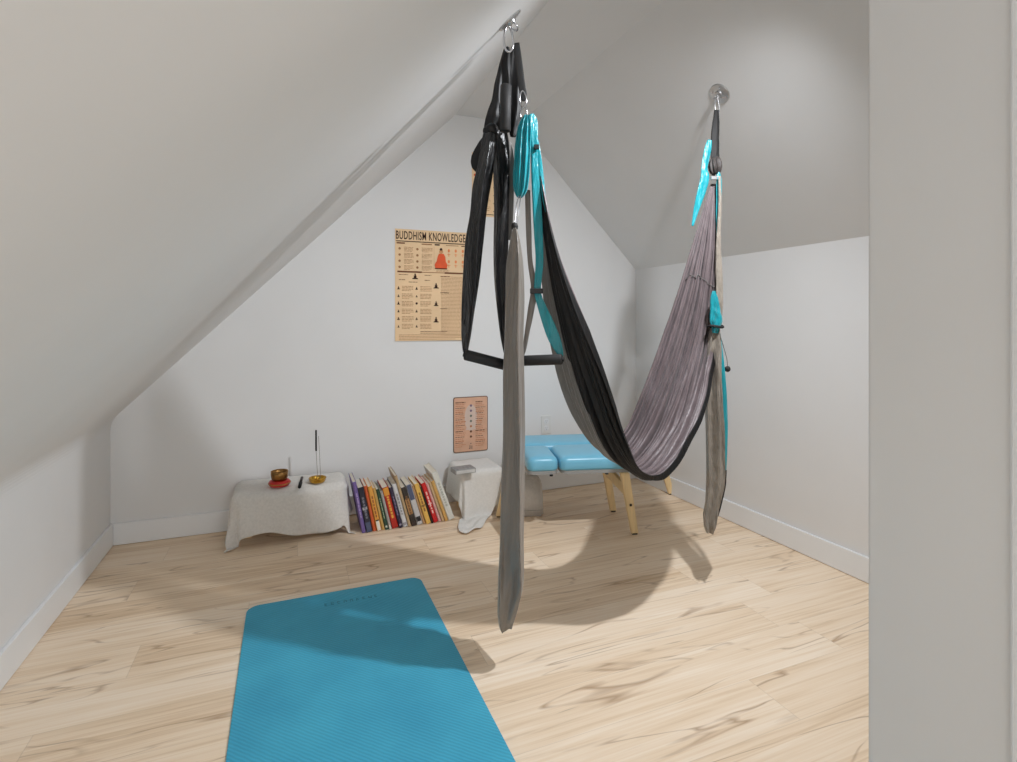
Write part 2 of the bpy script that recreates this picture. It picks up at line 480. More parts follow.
text_lines(bm, fx(.05), fx(.18), fz(.595), 2, .03, .003, YP, 2, rr); text_lines(bm, fx(.40), fx(.50), fz(.595), 2, .03, .003, YP, 2, rr)
text_lines(bm, fx(.18), fx(.36), fz(.53), 1, .01, .003, YP, 2, rr)
for r in range(6):
    z = .49-.068*r
    for ix, tx, te in ((.045, .09, .25), (.29, .34, .50)):
        s = rr.uniform(.010, .015)
        if rr.random() < .6: sitter(bm, fx(ix), fz(z-.03), s*1.3, YP, 0)
        else: add_poly(bm, disc(fx(ix), fz(z-.018), s*.5), YP, 0)
        text_lines(bm, fx(tx), fx(te), fz(z), 4, .0085, .0024, YP, 1, rr)
for k, z in enumerate((.475, .315, .165)):
    sitter(bm, fx(.56), fz(z), .034 if k != 1 else .030, YP, 0)
text_lines(bm, fx(.63), fx(.97), fz(.585), 44, .0083, .0021, YP, 1, rr)
for z in (.59, .44, .295): text_lines(bm, fx(.62), fx(.78), fz(z), 1, .01, .0035, YP, 2, rr)
text_lines(bm, fx(.34), fx(.72), fz(.085), 2, .01, .003, YP, 2, rr)
text_lines(bm, fx(.05), fx(.95), fz(.055), 4, .009, .0024, YP, 1, rr)
bend(bm)
link('print', bm, [M['ink'], M['inkpale'], M['inkmid'], M['inkred'], M['inkredpale']], po)
bm = bmesh.new()
cx, cz = fx(.63), fz(.66)
add_poly(bm, [(cx-.036, cz), (cx+.036, cz), (cx+.040, cz+.022), (cx+.030, cz+.040), (cx-.030, cz+.040), (cx-.040, cz+.022)], YP, 0)
add_poly(bm, [(cx-.028, cz+.040), (cx+.030, cz+.040), (cx+.026, cz+.070), (cx+.016, cz+.088), (cx-.014, cz+.088), (cx-.022, cz+.068)], YP, 0)
add_quad(bm, cx-.038, cx+.038, cz-.005, cz+.001, YP, 1)
add_poly(bm, disc(cx, cz+.100, .0125), YP, 2); add_poly(bm, disc(cx, cz+.114, .0085), YP, 1)
bend(bm)
for v in bm.verts: v.co.y -= .0004
link('seated_figure', bm, [M['inkred'], M['ink'], M['skin'], M['inkredpale']], po)

# small tin sign
sx0, szt = back_xz(453.2, 397.5); sx1 = back_xz(487.5, 397)[0]; szb = back_xz(470, 451.5)[1]
SW, SH = sx1-sx0, szt-szb
sg = thing('tin_sign', 'small copper coloured tin sign with a centre column of dots above the grey box', 'sign', (sx0+SW/2, YB, szb))
bm = bmesh.new(); add_prism(bm, rounded_rect(sx0, sx1, szb, szt, .012, 5), YB-.006, YB-.001, axis='y'); link('sign_plate', bm, M['tinrim'], sg)
bm = bmesh.new(); yy = YB-.0064
add_poly(bm, rounded_rect(sx0+.004, sx1-.004, szb+.004, szt-.004, .010, 5), yy, 0)
bm.faces.ensure_lookup_table()
yy -= .0004
cx = (sx0+sx1)/2
add_poly(bm, disc(cx, szb+SH*.62, SH*.24, 24, .5), yy, 1)
rr = random.Random(8); yy -= .0004
add_poly(bm, [(cx-.035, szb+SH*.40), (cx+.035, szb+SH*.40), (cx+.022, szb+SH*.47), (cx+.018, szb+SH*.66), (cx-.018, szb+SH*.66), (cx-.022, szb+SH*.47)], yy, 1)
for side in (-1, 1):
    for k in range(24):
        z = szt-.03-k*.0118
        a, b_ = (sx0+.012, cx-.03) if side < 0 else (cx+.03, sx1-.012)
        text_lines(bm, a, b_, z, 1, .01, .0035 if k % 5 else .006, yy, 2 if k % 3 else 3, rr)
for k, c in enumerate((4, 4, 5, 5, 2, 3, 3)):
    add_poly(bm, disc(cx, szb+SH*(.84-.094*k), .0075), yy-.0004, c)
add_quad(bm, cx-.014, cx-.005, szb+SH*.055, szb+SH*.062, yy, 6); add_quad(bm, cx-.008, cx-.004, szb+SH*.055, szb+SH*.12, yy, 6)
add_quad(bm, cx+.004, cx+.008, szb+SH*.05, szb+SH*.11, yy, 6); add_poly(bm, disc(cx, szb+SH*.15, .003), yy, 6)
for f in bm.faces:
    if f.normal.y > 0: f.normal_flip()
link('print', bm, [M['tin'], M['tinpale'], M['copper'], M['inkmid'], mat('violet_dot', (120, 96, 120), .6), mat('grey_green_dot', (104, 112, 100), .6), M['slot']], sg)

# upper chart, half hidden by the straps
ux0, uzt = back_xz(471.8, 152); ux1 = back_xz(498, 160)[0]; uzb = back_xz(483, 216.5)[1]
UW, UH = ux1-ux0, uzt-uzb
up = thing('wall_poster', 'narrow tan chart high on the wall behind the black straps', 'poster', (ux0+UW/2, YB, uzb))
bm = bmesh.new(); add_box(bm, ux0, ux1, YB-.0022, YB-.001, uzb, uzt); rr = random.Random(4); yy = YB-.0028
add_quad(bm, ux0+.003, ux1-.003, uzb+.012, uzb+.016, yy, 2)
for k in range(7):
    z = uzt-.03-k*.05
    add_poly(bm, disc(ux0+.02, z-.01, .008), yy, 3)
    text_lines(bm, ux0+.035, ux1-.05, z, 3, .011, .003, yy, 1, rr)
    sitter(bm, ux1-.022, z-.03, .024, yy, 2)
link('printed_sheet', bm, [M['paper'], M['inkpale'], M['ink'], M['inkred']], up)

# outlet
ox, oz = back_xz(546, 424.5)
wo = thing('wall_outlet', 'white electrical outlet on the back wall above the blue padded table', 'outlet', (ox, YB, oz-.058))
bm = bmesh.new(); add_box(bm, ox-.036, ox+.036, YB-.006, YB, oz-.06, oz+.06, .003); link('cover_plate', bm, M['plate'], wo)
for s in (-1, 1):
    bm = bmesh.new(); add_prism(bm, disc(ox, oz+s*.022, .0165, 20), YB-.0085, YB-.006, axis='y'); so = link('socket', bm, M['trim'], wo)
    bm = bmesh.new()
    for a, h in ((-.006, .009), (.006, .007)): add_box(bm, ox+a-.0012, ox+a+.0012, YB-.009, YB-.0084, oz+s*.022-h/2+.003, oz+s*.022+h/2+.003)
    add_prism(bm, disc(ox, oz+s*.022-.008, .0028, 10), YB-.009, YB-.0084, axis='y')
    link('slots', bm, M['slot'], so)

# ------------------------------------------------------------------ cloth draped over low stands
def drape(x0, x1, y0, y1, h, ov, r=.03, na=90, nb=70, flare=.10, rip=.16, seed=0, th=.0022):
    """ov(side position) -> overhangs; cloth sheet hanging over a box top and pooling on the floor"""
    bm = bmesh.new()
    L, R, Fr, Bk = ov['l'], ov['r'], ov['f'], ov['b']
    top, bot = [], []
    for i in range(na+1):
        rt, rb = [], []
        for j in range(nb+1):
            s, q = i/na, j/nb
            a = x0-L+(x1-x0+L+R)*s
            fr = Fr(s) if callable(Fr) else Fr
            b = y0-fr+(y1-y0+fr+Bk)*q
            cx, cy = min(max(a, x0), x1), min(max(b, y0), y1)
            dx, dy = a-cx, b-cy; d = math.hypot(dx, dy)
            zz = h+.0035*noise.noise(Vector((a*14+seed, b*14, 0)))
            px_, py_ = cx, cy
            if d > 1e-6:
                nx, ny = dx/d, dy/d
                ang = math.atan2(ny, nx)
                per = cx*17+cy*17+ang*3.2
                w = .55*math.sin(per+seed)+.45*math.sin(per*1.9+1.7*seed)+.5*noise.noise(Vector((a*7, b*7, seed)))
                if d < r*PI/2:
                    o = r*math.sin(d/r); zz -= r*(1-math.cos(d/r))
                else:
                    e = d-r*PI/2; o = r+e*flare; drop = r+e*.985
                    zz = h-drop
                    if zz < .006:
                        o += (.006-zz)*.9; zz = .006+.012*abs(math.sin(per*1.6+e*40))*min(1, (.006-(h-drop))*12)
                    o += rip*e*w*.45
                px_ += nx*max(o, .004); py_ += ny*max(o, .004)
            py_ = min(py_, YB-.016)
            rt.append(bm.verts.new((px_, py_, zz)))
        top.append(rt)
    fs = []
    for i in range(na):
        for j in range(nb):
            fs.append(bm.faces.new((top[i][j], top[i+1][j], top[i+1][j+1], top[i][j+1])))
    bm.normal_update()
    return bm

def cloth_obj(name, bm, m, label, cat):
    o = link(name, bm, m, None, True)
    s = o.modifiers.new('Solidify', 'SOLIDIFY'); s.thickness = .003; s.offset = -1
    tag(o, label, cat); return o

def stand(name, label, x0, x1, y0, y1, h):
    t = thing(name, label, 'low table', ((x0+x1)/2, (y0+y1)/2, 0))
    bm = bmesh.new(); add_box(bm, x0, x1, y0, y1, h-.02, h, .003); link('table_top', bm, M['wood'], t)
    for x in (x0+.015, x1-.015-.03):
        for y in (y0+.075, y1-.015-.03):
            bm = bmesh.new(); add_box(bm, x, x+.03, y, y+.03, 0, h-.02, .002); link('leg', bm, M['wood'], t)
TX0, TX1, TY0, TY1, THt = -.21, .258, 2.985, 3.165, .262
stand('low_table', 'low wooden table hidden under the long off-white cloth', TX0, TX1, TY0, TY1, THt-.006)
def front_ov(s):
    return .250+.022*math.sin(11*s+1.)+.05*max(0, .25-s)/.25+.02*max(0, s-.8)/.2
bm = drape(TX0, TX1, TY0, TY1, THt, dict(l=.20, r=.20, f=front_ov, b=.01), r=.045, seed=1.2, flare=.08, rip=.30)
cloth_obj('tablecloth', bm, M['linen'], 'off-white linen cloth with drooping corners over the long low table', 'tablecloth')
SX0, SX1, SY0, SY1, SHt = .925, 1.13, 2.935, 3.15, .262
stand('low_table', 'small low wooden stand hidden under the short pale cloth beside the books', SX0, SX1, SY0, SY1, SHt-.006)
bm = drape(SX0, SX1, SY0, SY1, SHt, dict(l=.20, r=.12, f=lambda s: .44-.20*max(0, min(1, (s-.45)/.25))+.015*math.sin(14*s), b=.005), seed=4.1, flare=.05, rip=.24, na=70)
cloth_obj('tablecloth', bm, M['linen2'], 'pale cloth bunching on the floor at the right end of the book row', 'tablecloth')

# things on the long table
def on_top(px, py, z):
    d = FWD + RIGHT*((px-HX)/FPX) + Vector((0, 0, (HY-py)/FPX)); t = (z-CAM.z)/d.z
    return CAM + d*t
ZT = THt+.003
p = on_top(279.5, 485.5, ZT)
cu = thing('bowl_cushion', 'round red silk ring cushion under the bronze singing bowl', 'cushion', p)
bm = bmesh.new(); add_lathe(bm, [(.028, 0), (.044, .001), (.051, .010), (.052, .018), (.047, .027), (.036, .031), (.024, .026), (.020, .018)], p, 36); link('cushion_body', bm, M['redsilk'], cu, True)
bm = bmesh.new(); add_lathe(bm, [(.0535, .013), (.0540, .0155), (.0535, .018), (.0500, .018), (.0500, .013)], p, 36); link('gold_band', bm, M['goldband'], cu, True)
pb = Vector((p.x, p.y, p.z+.0225))
bm = bmesh.new(); add_lathe(bm, [(.018, 0), (.030, .004), (.038, .016), (.041, .032), (.0415, .052), (.0395, .052), (.039, .032), (.036, .017), (.028, .007), (.016, .004)], pb, 40)
tag(link('singing_bowl', bm, M['bowl'], None, True), 'bronze singing bowl resting on the red cushion', 'bowl')
# mallet
a = on_top(299.5, 487, ZT+.006); b = on_top(302, 477.5, ZT+.006)
st = thing('bowl_mallet', 'short dark wooden mallet lying on the cloth beside the red cushion', 'mallet', (a+b)/2)
bm = bmesh.new(); add_tube(bm, [a, a*.99+b*.01, a*.55+b*.45], [.007, .0085, .0085], 12); link('leather_wrap', bm, M['incense'], st, True)
bm = bmesh.new(); add_tube(bm, [a*.55+b*.45, a*.3+b*.7, b*.99+a*.01, b], [.0062, .0062, .007, .005], 12); link('handle', bm, M['darkwood'], st, True)
# incense holder
p = on_top(317.5, 482, ZT)
ih = thing('incense_holder', 'round polished brass incense dish on the off-white cloth', 'incense holder', p)
bm = bmesh.new(); add_lathe(bm, [(.030, 0), (.036, .002), (.041, .010), (.0425, .020), (.0445, .022), (.0430, .024), (.0395, .0225), (.0380, .012), (.030, .006), (.012, .005)], p, 40); link('dish', bm, M['brass'], ih, True)
bm = bmesh.new(); add_lathe(bm, [(.012, .003), (.013, .012), (.009, .018), (.010, .024), (.004, .027)], p, 24); link('stick_socket', bm, M['brass'], ih, True)
pt = PT(316, 430, (p-CAM).dot(FWD)); pm = PT(316.1, 451, (p-CAM).dot(FWD)); pl = Vector((p.x, p.y, p.z+.018))
i1 = thing('incense_stick', 'upright incense stick with a thick black upper half', 'incense stick', pl)
bm = bmesh.new(); add_tube(bm, [pl+Vector((.001, 0, .0)), pm], .0011, 6); link('bare_stem', bm, M['reed'], i1)
bm = bmesh.new(); add_tube(bm, [pm, pm*.98+pt*.02, pm*.02+pt*.98, pt], [.003, .0046, .0046, .003], 10); link('black_coating', bm, M['incense'], i1)
q0 = Vector((p.x+.016, p.y-.004, p.z+.007)); q1 = PT(318.6, 436, (p-CAM).dot(FWD)-.01)
bm = bmesh.new(); add_tube(bm, [q0, q1], .0010, 6)
tag(link('incense_stick', bm, M['reed']), 'thin bare incense stick leaning right of the black tipped one', 'incense stick')

# grey box on the short cloth
p = on_top(463.5, 472.3, SHt+.0045)
bx = thing('small_box', 'flat grey printed box on top of the pale cloth under the tin sign', 'box', p, (0, 0, math.radians(4)))
bm = bmesh.new(); add_box(bm, -.060, .060, -.035, .045, 0, .026, .0025); local('carton', bm, M['greyboard'], bx)
bm = bmesh.new(); add_box(bm, -.052, .054, -.03, .04, .0256, .0272); local('top_label', bm, M['boxgrey'], bx)
bm = bmesh.new(); add_box(bm, -.054, .054, -.0358, -.0348, .004, .021); local('side_label', bm, mat('pale_card', (196, 196, 194), .5), bx)

# ------------------------------------------------------------------ books
BG = 'books leaning in a row on the floor'
BOOKS = [  # thickness, height, depth, cover rgb, label, [ (z0, z1, rgb) bands on the spine ]
 (.019, .272, .19, (112, 92, 150), 'tall purple book at the left end of the row touching the long cloth', []),
 (.030, .240, .17, (38, 36, 50), 'thick navy black book right of the tall purple one with a pale band', [(.50, .56, (176, 174, 176)), (.0, .22, (74, 84, 112))]),
 (.017, .244, .16, (202, 92, 48), 'thin orange red book between the thick navy book and the amber one', []),
 (.022, .242, .17, (222, 158, 70), 'amber book with a white foot on its spine', [(.0, .22, (226, 222, 212)), (.22, .25, (40, 34, 32))]),
 (.014, .230, .15, (198, 162, 96), 'thin mustard tan book left of the dark green one', []),
 (.016, .222, .15, (34, 66, 50), 'dark green book in the left half of the row', [(.05, .10, (200, 204, 190))]),
 (.013, .208, .14, (168, 164, 158), 'thin short grey book squeezed between the green book and the red one', [(.0, .12, (216, 210, 196))]),
 (.033, .226, .17, (176, 38, 26), 'thick red book with an orange top band and yellow spine lettering', [(.80, 1., (220, 150, 56))]),
 (.018, .226, .16, (50, 42, 66), 'dark indigo book right of the thick red one', [(.06, .10, (150, 146, 160))]),
 (.023, .240, .17, (206, 206, 208), 'pale grey white book right of the dark indigo one', [(.04, .10, (150, 150, 156))]),
 (.014, .288, .20, (178, 152, 116), 'tall tan book rising above the middle of the row', []),
 (.027, .218, .16, (52, 44, 40), 'black book with a tan mottled spine right of the tall tan one', [(.30, .70, (176, 132, 84)), (.0, .07, (60, 48, 44))]),
 (.029, .230, .17, (196, 194, 194), 'white book with a slate blue upper spine and black foot mark', [(.62, 1., (78, 88, 116)), (.08, .20, (34, 32, 34))]),
 (.012, .222, .15, (190, 150, 108), 'thin brown book just left of the yellow one', []),
 (.024, .232, .17, (226, 182, 92), 'yellow book with a thin black band across its spine', [(.44, .47, (50, 40, 30))]),
 (.010, .214, .15, (44, 26, 26), 'very thin black book between the yellow and the bright red one', []),
 (.024, .230, .17, (200, 30, 34), 'bright red book in the right half of the row', [(.46, .49, (236, 200, 196))]),
 (.014, .226, .16, (214, 168, 164), 'thin pink book right of the bright red one', []),
 (.013, .234, .16, (196, 168, 130), 'thin beige book between the pink and the golden one', []),
 (.017, .240, .17, (204, 160, 92), 'golden tan book with a black edge left of the big white one', []),
 (.034, .285, .20, (216, 216, 208), 'big white book at the right end of the row beside the pale cloth', []),
]
bands_cache = {}
def bookmat(rgb):
    if rgb not in bands_cache: bands_cache[rgb] = mat('book_cover_%d_%d_%d' % rgb, rgb, .5, var=.08, scale=18)
    return bands_cache[rgb]
bxp = .362
n = len(BOOKS)
phis = [math.radians(10.5+9.5*i/(n-1)) for i in range(n)]
for i, (th, h, dp, rgb, lab, bands) in enumerate(BOOKS):
    ph = phis[i]
    ys = 2.906+random.uniform(-.006, .006)
    t = thing('book', lab, 'book', (bxp, ys, .0006), (0, -ph, 0), BG)
    c = .0022
    bm = bmesh.new()                                       # case: spine and two boards in one piece
    add_prism(bm, [(0, .003), (.004, 0), (th-.004, 0), (th, .003), (th, dp), (th-c, dp), (th-c, .006), (c, .006), (c, dp), (0, dp)], 0, h)
    local('cover', bm, bookmat(rgb), t)
    bm = bmesh.new(); add_box(bm, c, th-c, .006, dp-.004, .003, h-.003); local('pages', bm, M['pages'], t)
    for z0, z1, brgb in bands:
        bm = bmesh.new(); add_box(bm, .0028, th-.0028, -.0004, .0006, max(h*z0, .002), min(h*z1, h-.002)); local('spine_band', bm, bookmat(brgb), t)
    rr = random.Random(i*11+2)
    if i in (0, 1, 3, 5, 7, 8, 9, 11, 14, 16, 20):         # title printed down the spine, too small to read
        bm = bmesh.new(); z = h*.78
        tw = th*.34 if th > .02 else th*.3
        while z > h*.30:
            l = rr.uniform(.008, .02); add_box(bm, th/2-tw/2, th/2+tw/2, -.0007, .0004, z-l, z)
            z -= l+rr.uniform(.003, .006)
        tc = {0: (168, 150, 196), 1: (120, 120, 132), 3: (150, 84, 40), 5: (150, 170, 140), 7: (232, 170, 70), 8: (120, 112, 140), 9: (140, 138, 142), 11: (120, 84, 52), 14: (150, 104, 50), 16: (238, 190, 180), 20: (178, 180, 172)}[i]
        local('spine_lettering', bm, bookmat(tc), t)
    if i+1 < n:
        hh = min(h*math.cos(ph), BOOKS[i+1][1]*math.cos(phis[i+1]))
        bxp += th/math.cos(ph)+hh*(math.tan(phis[i+1])-math.tan(ph))+.0012

# ------------------------------------------------------------------ blue bench
E1 = Vector((.965, -.262, 0)); E2 = Vector((.262, .965, 0)); BO = Vector((1.155, 2.50, 0))
bang = math.atan2(E1.y, E1.x)
be = thing('massage_table', 'low massage table with split sky blue vinyl pads and pale wooden legs', 'massage table', BO, (0, 0, bang))
ZP0, ZP1 = .335, .412
def pad(poly, name):
    """upholstered pad: pinched at the base, crowned on top"""
    n_ = len(poly)
    cx_ = (min(p[0] for p in poly)+max(p[0] for p in poly))/2; cy_ = (min(p[1] for p in poly)+max(p[1] for p in poly))/2
    hx = (max(p[0] for p in poly)-cx_); hy = (max(p[1] for p in poly)-cy_)
    bm = bmesh.new(); rings = []
    for z, d in ((0, .004), (.010, 0), (.040, 0), (.052, .003), (.061, .009), (.067, .018), (.0705, .034), (.073, .06)):
        rings.append([bm.verts.new((cx_+(p[0]-cx_)*(1-d/hx), cy_+(p[1]-cy_)*(1-d/hy), ZP0+.004+z)) for p in poly])
    for a, b in zip(rings, rings[1:]):
        for k in range(n_): bm.faces.new((a[k], a[(k+1) % n_], b[(k+1) % n_], b[k]))
    bm.faces.new(rings[0][::-1]); bm.faces.new(rings[-1])
    bmesh.ops.recalc_face_normals(bm, faces=bm.faces[:])
    local(name, bm, M['blue'], be, True)
    bm = bmesh.new(); add_prism(bm, [(cx_+(p[0]-cx_)*.97, cy_+(p[1]-cy_)*.97) for p in poly], ZP0-.014, ZP0+.004); local('base_board', bm, M['greyboard'], be)
def densify(poly, step=.03):
    out = []
    for k in range(len(poly)):
        a, b = Vector(poly[k]), Vector(poly[(k+1) % len(poly)]); m = max(1, int((b-a).length/step))
        for i in range(m): out.append(tuple(a.lerp(b, i/m)))
    return out
def rpoly(x0, x1, y0, y1, r): return rounded_rect(x0, x1, y0, y1, r, 6)
pad(rpoly(-.03, .128, .005, .30, .035), 'front_pad')
pad(rpoly(.136, .66, .0, .30, .035), 'front_pad')
pad(rpoly(-.03, .70, .308, .575, .035), 'rear_pad')
def leg(p_top, p_bot, name='leg', w=.046, d=.030, foot=True):
    """tapered square leg between two world points"""
    bm = bmesh.new()
    ax = (p_bot-p_top)
    Lc = be_inv
    vs = []
    for p, s in ((p_top, 1.), (p_bot, .78)):
        c = Lc @ p
        for sx_, sy_ in ((-1, -1), (1, -1), (1, 1), (-1, 1)):
            vs.append(bm.verts.new((c.x+sx_*w*.5*s, c.y+sy_*d*.5*s, c.z)))
    for q in ((3, 2, 1, 0), (4, 5, 6, 7), (0, 1, 5, 4), (1, 2, 6, 5), (2, 3, 7, 6), (3, 0, 4, 7)): bm.faces.new([vs[k] for k in q])
    bmesh.ops.bevel(bm, geom=bm.edges[:], offset=.003, segments=2, affect='EDGES')
    lo = local(name, bm, M['wood'], be)
    if foot:
        c = Lc @ p_bot; bm = bmesh.new(); add_box(bm, c.x-w*.3, c.x+w*.3, c.y-d*.3, c.y+d*.3, .0005, .012, .002); local('rubber_foot', bm, M['rubber'], lo)
    return lo
be_m = Matrix.Translation(BO) @ Matrix.Rotation(bang, 4, 'Z'); be_inv = be_m.inverted()
def bl(a, b, z): return be_m @ Vector((a, b, z))
ZL = ZP0-.014
def fl(px, py):
    return on_top(px, py, 0.006)
g1 = fl(634.5, 533); g2 = fl(613, 510.5); g3 = fl(671, 493.5); g4 = fl(499, 516)
t1 = g1+E1*-.055+Vector((0, 0, ZL-.006)); t2 = g2+E1*-.055+Vector((0, 0, ZL-.006)); t3 = g3+E1*-.10+E2*-.02+Vector((0, 0, ZL-.006)); t4 = g4+E1*.075+Vector((0, 0, ZL-.006))
for a, b in ((t1, g1), (t2, g2), (t3, g3), (t4, g4)):
    leg(a, b)
g5 = g4-E2*.30; leg(g5+E1*.075+Vector((0, 0, ZL-.006)), g5)
def rail(a, b, h=.055, d=.022, name='cross_rail', bolt=False):
    bm = bmesh.new(); A, B_ = be_inv @ a, be_inv @ b
    dv = (B_-A).normalized(); nn = Vector((0, 0, 1)).cross(dv).normalized()
    vs = []
    for p in (A, B_):
        for sn, sz in ((-1, -1), (1, -1), (1, 1), (-1, 1)): vs.append(bm.verts.new(p+nn*(sn*d/2)+Vector((0, 0, sz*h/2))))
    for q in ((3, 2, 1, 0), (4, 5, 6, 7), (0, 1, 5, 4), (1, 2, 6, 5), (2, 3, 7, 6), (3, 0, 4, 7)): bm.faces.new([vs[k] for k in q])
    bmesh.ops.recalc_face_normals(bm, faces=bm.faces[:])
    bmesh.ops.bevel(bm, geom=bm.edges[:], offset=.002, segments=1, affect='EDGES')
    return local(name, bm, M['wood'], be)
def along(a, b, f): return a.lerp(b, f)
rail(along(t1, g1, .30)-E1*.004, along(t2, g2, .22)-E1*.004)
rail(along(t4, g4, .30)+E1*.004, along(g5+E1*.075+Vector((0, 0, ZL-.006)), g5, .30)+E1*.004)
bm = bmesh.new(); c = be_inv @ along(t1, g1, .52)
for k in range(1): add_box(bm, c.x-.006, c.x+.006, c.y-.022, c.y-.015, c.z-.006, c.z+.006, .002)
local('bolt', bm, M['rubber'], be)
bm = bmesh.new()                                           # frame under the boards that the legs fix to
add_box(bm, .02, .70, .26, .29, ZL-.02, ZL); add_box(bm, .02, .70, .52, .55, ZL-.02, ZL); add_box(bm, .02, .05, .29, .52, ZL-.02, ZL); add_box(bm, .67, .70, .29, .52, ZL-.02, ZL)
local('under_frame', bm, M['wood'], be)
for a in (.09, .38, .60):
    bm = bmesh.new(); add_lathe(bm, [(.009, -.008), (.009, .0)], (a, .012, ZL), 12); local('screw_knob', bm, M['rubber'], be)

# grey bolster standing under it
q = fl(531, 516); 
bo = thing('floor_cushion', 'light grey felt cushion standing upright under the blue padded table', 'cushion', (q.x, q.y, 0), (0, 0, bang))
bm = bmesh.new()
prof_ = [(-.115, 0), (.072, 0), (.070, .10), (.062, .19), (.052, .212), (.034, .222), (-.06, .222), (-.085, .212), (-.10, .19), (-.112, .10)]
add_prism(bm, prof_, 0, .09, axis='y')
bmesh.ops.bevel(bm, geom=bm.edges[:], offset=.010, segments=3, affect='EDGES', clamp_overlap=True)
local('cushion_body', bm, M['cushion'], bo, True)
bm = bmesh.new(); add_box(bm, -.105, .066, -.0015, .0005, .036, .0385); local('seam', bm, M['greyboard'], bo)

# ------------------------------------------------------------------ ceiling anchors
def slope_pt_right(px, py):
    d = FWD + RIGHT*((px-HX)/FPX) + Vector((0, 0, (HY-py)/FPX))
    k = (ZC-ZKR)/(XR-XCR)       # z = ZC - (x-XCR)*k
    t = (ZC+XCR*k-CAM.z)/(d.z+k*d.x); return CAM+d*t
def slope_pt_left(px, py):
    d = FWD + RIGHT*((px-HX)/FPX) + Vector((0, 0, (HY-py)/FPX))
    t = (ZC-XCL-CAM.z)/(d.z-d.x); return CAM+d*t
ANF = slope_pt_right(719.8, 93.5); ANN = slope_pt_left(509.5, 20)
def anchor(p, nrm, label):
    z = nrm.normalized(); x = Vector((0, 1, 0)); y = z.cross(x)
    R = Matrix((x, y, z)).transposed().to_4x4()
    t = bpy.data.objects.new('ceiling_anchor', None); COL.objects.link(t); t.empty_display_size = .05
    t.matrix_world = Matrix.Translation(p) @ R
    t['label'] = label; t['category'] = 'ceiling anchor'; t['group'] = 'ceiling anchors holding the hammock'
    bm = bmesh.new(); add_lathe(bm, [(.045, 0), (.045, .003), (.042, .006), (.018, .008), (.016, .014), (.006, .015)], (0, 0, 0), 40); local('plate', bm, M['steel'], t, False)
    for k in range(4):
        a = PI/4+k*PI/2
        bm = bmesh.new(); add_lathe(bm, [(.005, .004), (.005, .0085), (.003, .0095)], (.031*math.cos(a), .031*math.sin(a), 0), 12); local('screw', bm, M['chrome'], t)
    bm = bmesh.new()
    add_tube(bm, [Vector((.014*math.cos(2*PI*k/24), 0, .024+.014*math.sin(2*PI*k/24))) for k in range(24)], .0035, 8, True); local('eye_ring', bm, M['chrome'], t, True)
    return t
anchor(ANF, Vector((-1, 0, -1)), 'round steel ceiling plate on the right slope holding the far hammock end')
anchor(ANN, Vector((1, 0, -1)), 'round steel ceiling plate on the left slope holding the near hammock end')

# ------------------------------------------------------------------ aerial yoga hammock
TN, TF = 1.83, 2.27
hm = thing('aerial_yoga_hammock', 'black, grey and turquoise aerial yoga hammock hanging from two ceiling plates', 'hammock', PT(630, 480, 2.0))
def part(name, bm, m, smooth=True, parent=None): return link(name, bm, m, parent or hm, smooth)
def sub(name, bm, m, parent, smooth=True): return link(name, bm, m, parent, smooth)

FR = [(532, 125, 1.83), (549, 229, 1.76), (569, 300, 1.74), (595, 370, 1.75), (620, 437, 1.80), (641, 474, 1.84), (669, 470, 1.92), (703, 407, 2.08), (715, 340, 2.24), (719, 270, 2.265), (717, 184, 2.27)]
MD = [(531, 125, 1.84), (545, 235, 1.86), (557, 310, 1.89), (576, 388, 1.92), (601, 449, 1.95), (630, 469, 2.0), (653, 455, 2.10), (678, 408, 2.19), (698, 336, 2.26), (709, 262, 2.26), (714, 184, 2.28)]
BK = [(530, 125, 1.85), (539, 240, 1.97), (547, 320, 2.05), (564, 392, 2.10), (590, 436, 2.13), (610, 446, 2.18), (628, 425, 2.24), (645, 383, 2.26), (668, 320, 2.27), (692, 245, 2.275), (711, 184, 2.28)]
NU, NV = 150, 240
rf = catmull([PT(*p) for p in FR], NU+1); rm = catmull([PT(*p) for p in MD], NU+1); rb = catmull([PT(*p) for p in BK], NU+1)
def sling_pt(i, v):
    F_, M_, B_ = rf[i], rm[i], rb[i]
    return F_*(2*(v-.5)*(v-1))+M_*(-4*v*(v-1))+B_*(2*v*(v-.5))
grid = [[sling_pt(i, j/NV) for j in range(NV+1)] for i in range(NU+1)]
cen = [(rf[i]+rb[i])*.5 for i in range(NU+1)]
outn = [[None]*(NV+1) for _ in range(NU+1)]
for i in range(NU+1):
    for j in range(NV+1):
        du = grid[min(i+1, NU)][j]-grid[max(i-1, 0)][j]; dv = grid[i][min(j+1, NV)]-grid[i][max(j-1, 0)]
        nn = du.cross(dv)
        nn = nn.normalized() if nn.length > 1e-12 else Vector((0, 0, -1))
        outn[i][j] = nn
# make the sign consistent: outward = downwards at the bottom
if outn[NU//2][NV//2].z > 0:
    for i in range(NU+1):
        for j in range(NV+1): outn[i][j] = -outn[i][j]
cr_rng = random.Random(21)
creases = []
for k in range(17):
    c0 = (k+.5+cr_rng.uniform(-.35, .35))/17
    u0 = cr_rng.choice((0, 0, 0, cr_rng.uniform(.1, .5))); u1 = cr_rng.choice((1, 1, cr_rng.uniform(.75, 1)))
    creases.append((c0, cr_rng.uniform(.006, .013), cr_rng.uniform(.5, 1.), u0, u1, cr_rng.uniform(0, 50)))
def crease(u, v):
    d = 0
    for c0, w_, dep, u0, u1, sd in creases:
        if u < u0 or u > u1: continue
        c = c0+.022*noise.noise(Vector((u*3.5, sd, 0)))
        x = abs(v-c)/w_
        if x < 3: d = max(d, dep*math.exp(-x*x)*min(1, (u-u0)*8+.3)*min(1, (u1-u)*10+.2))
    return d
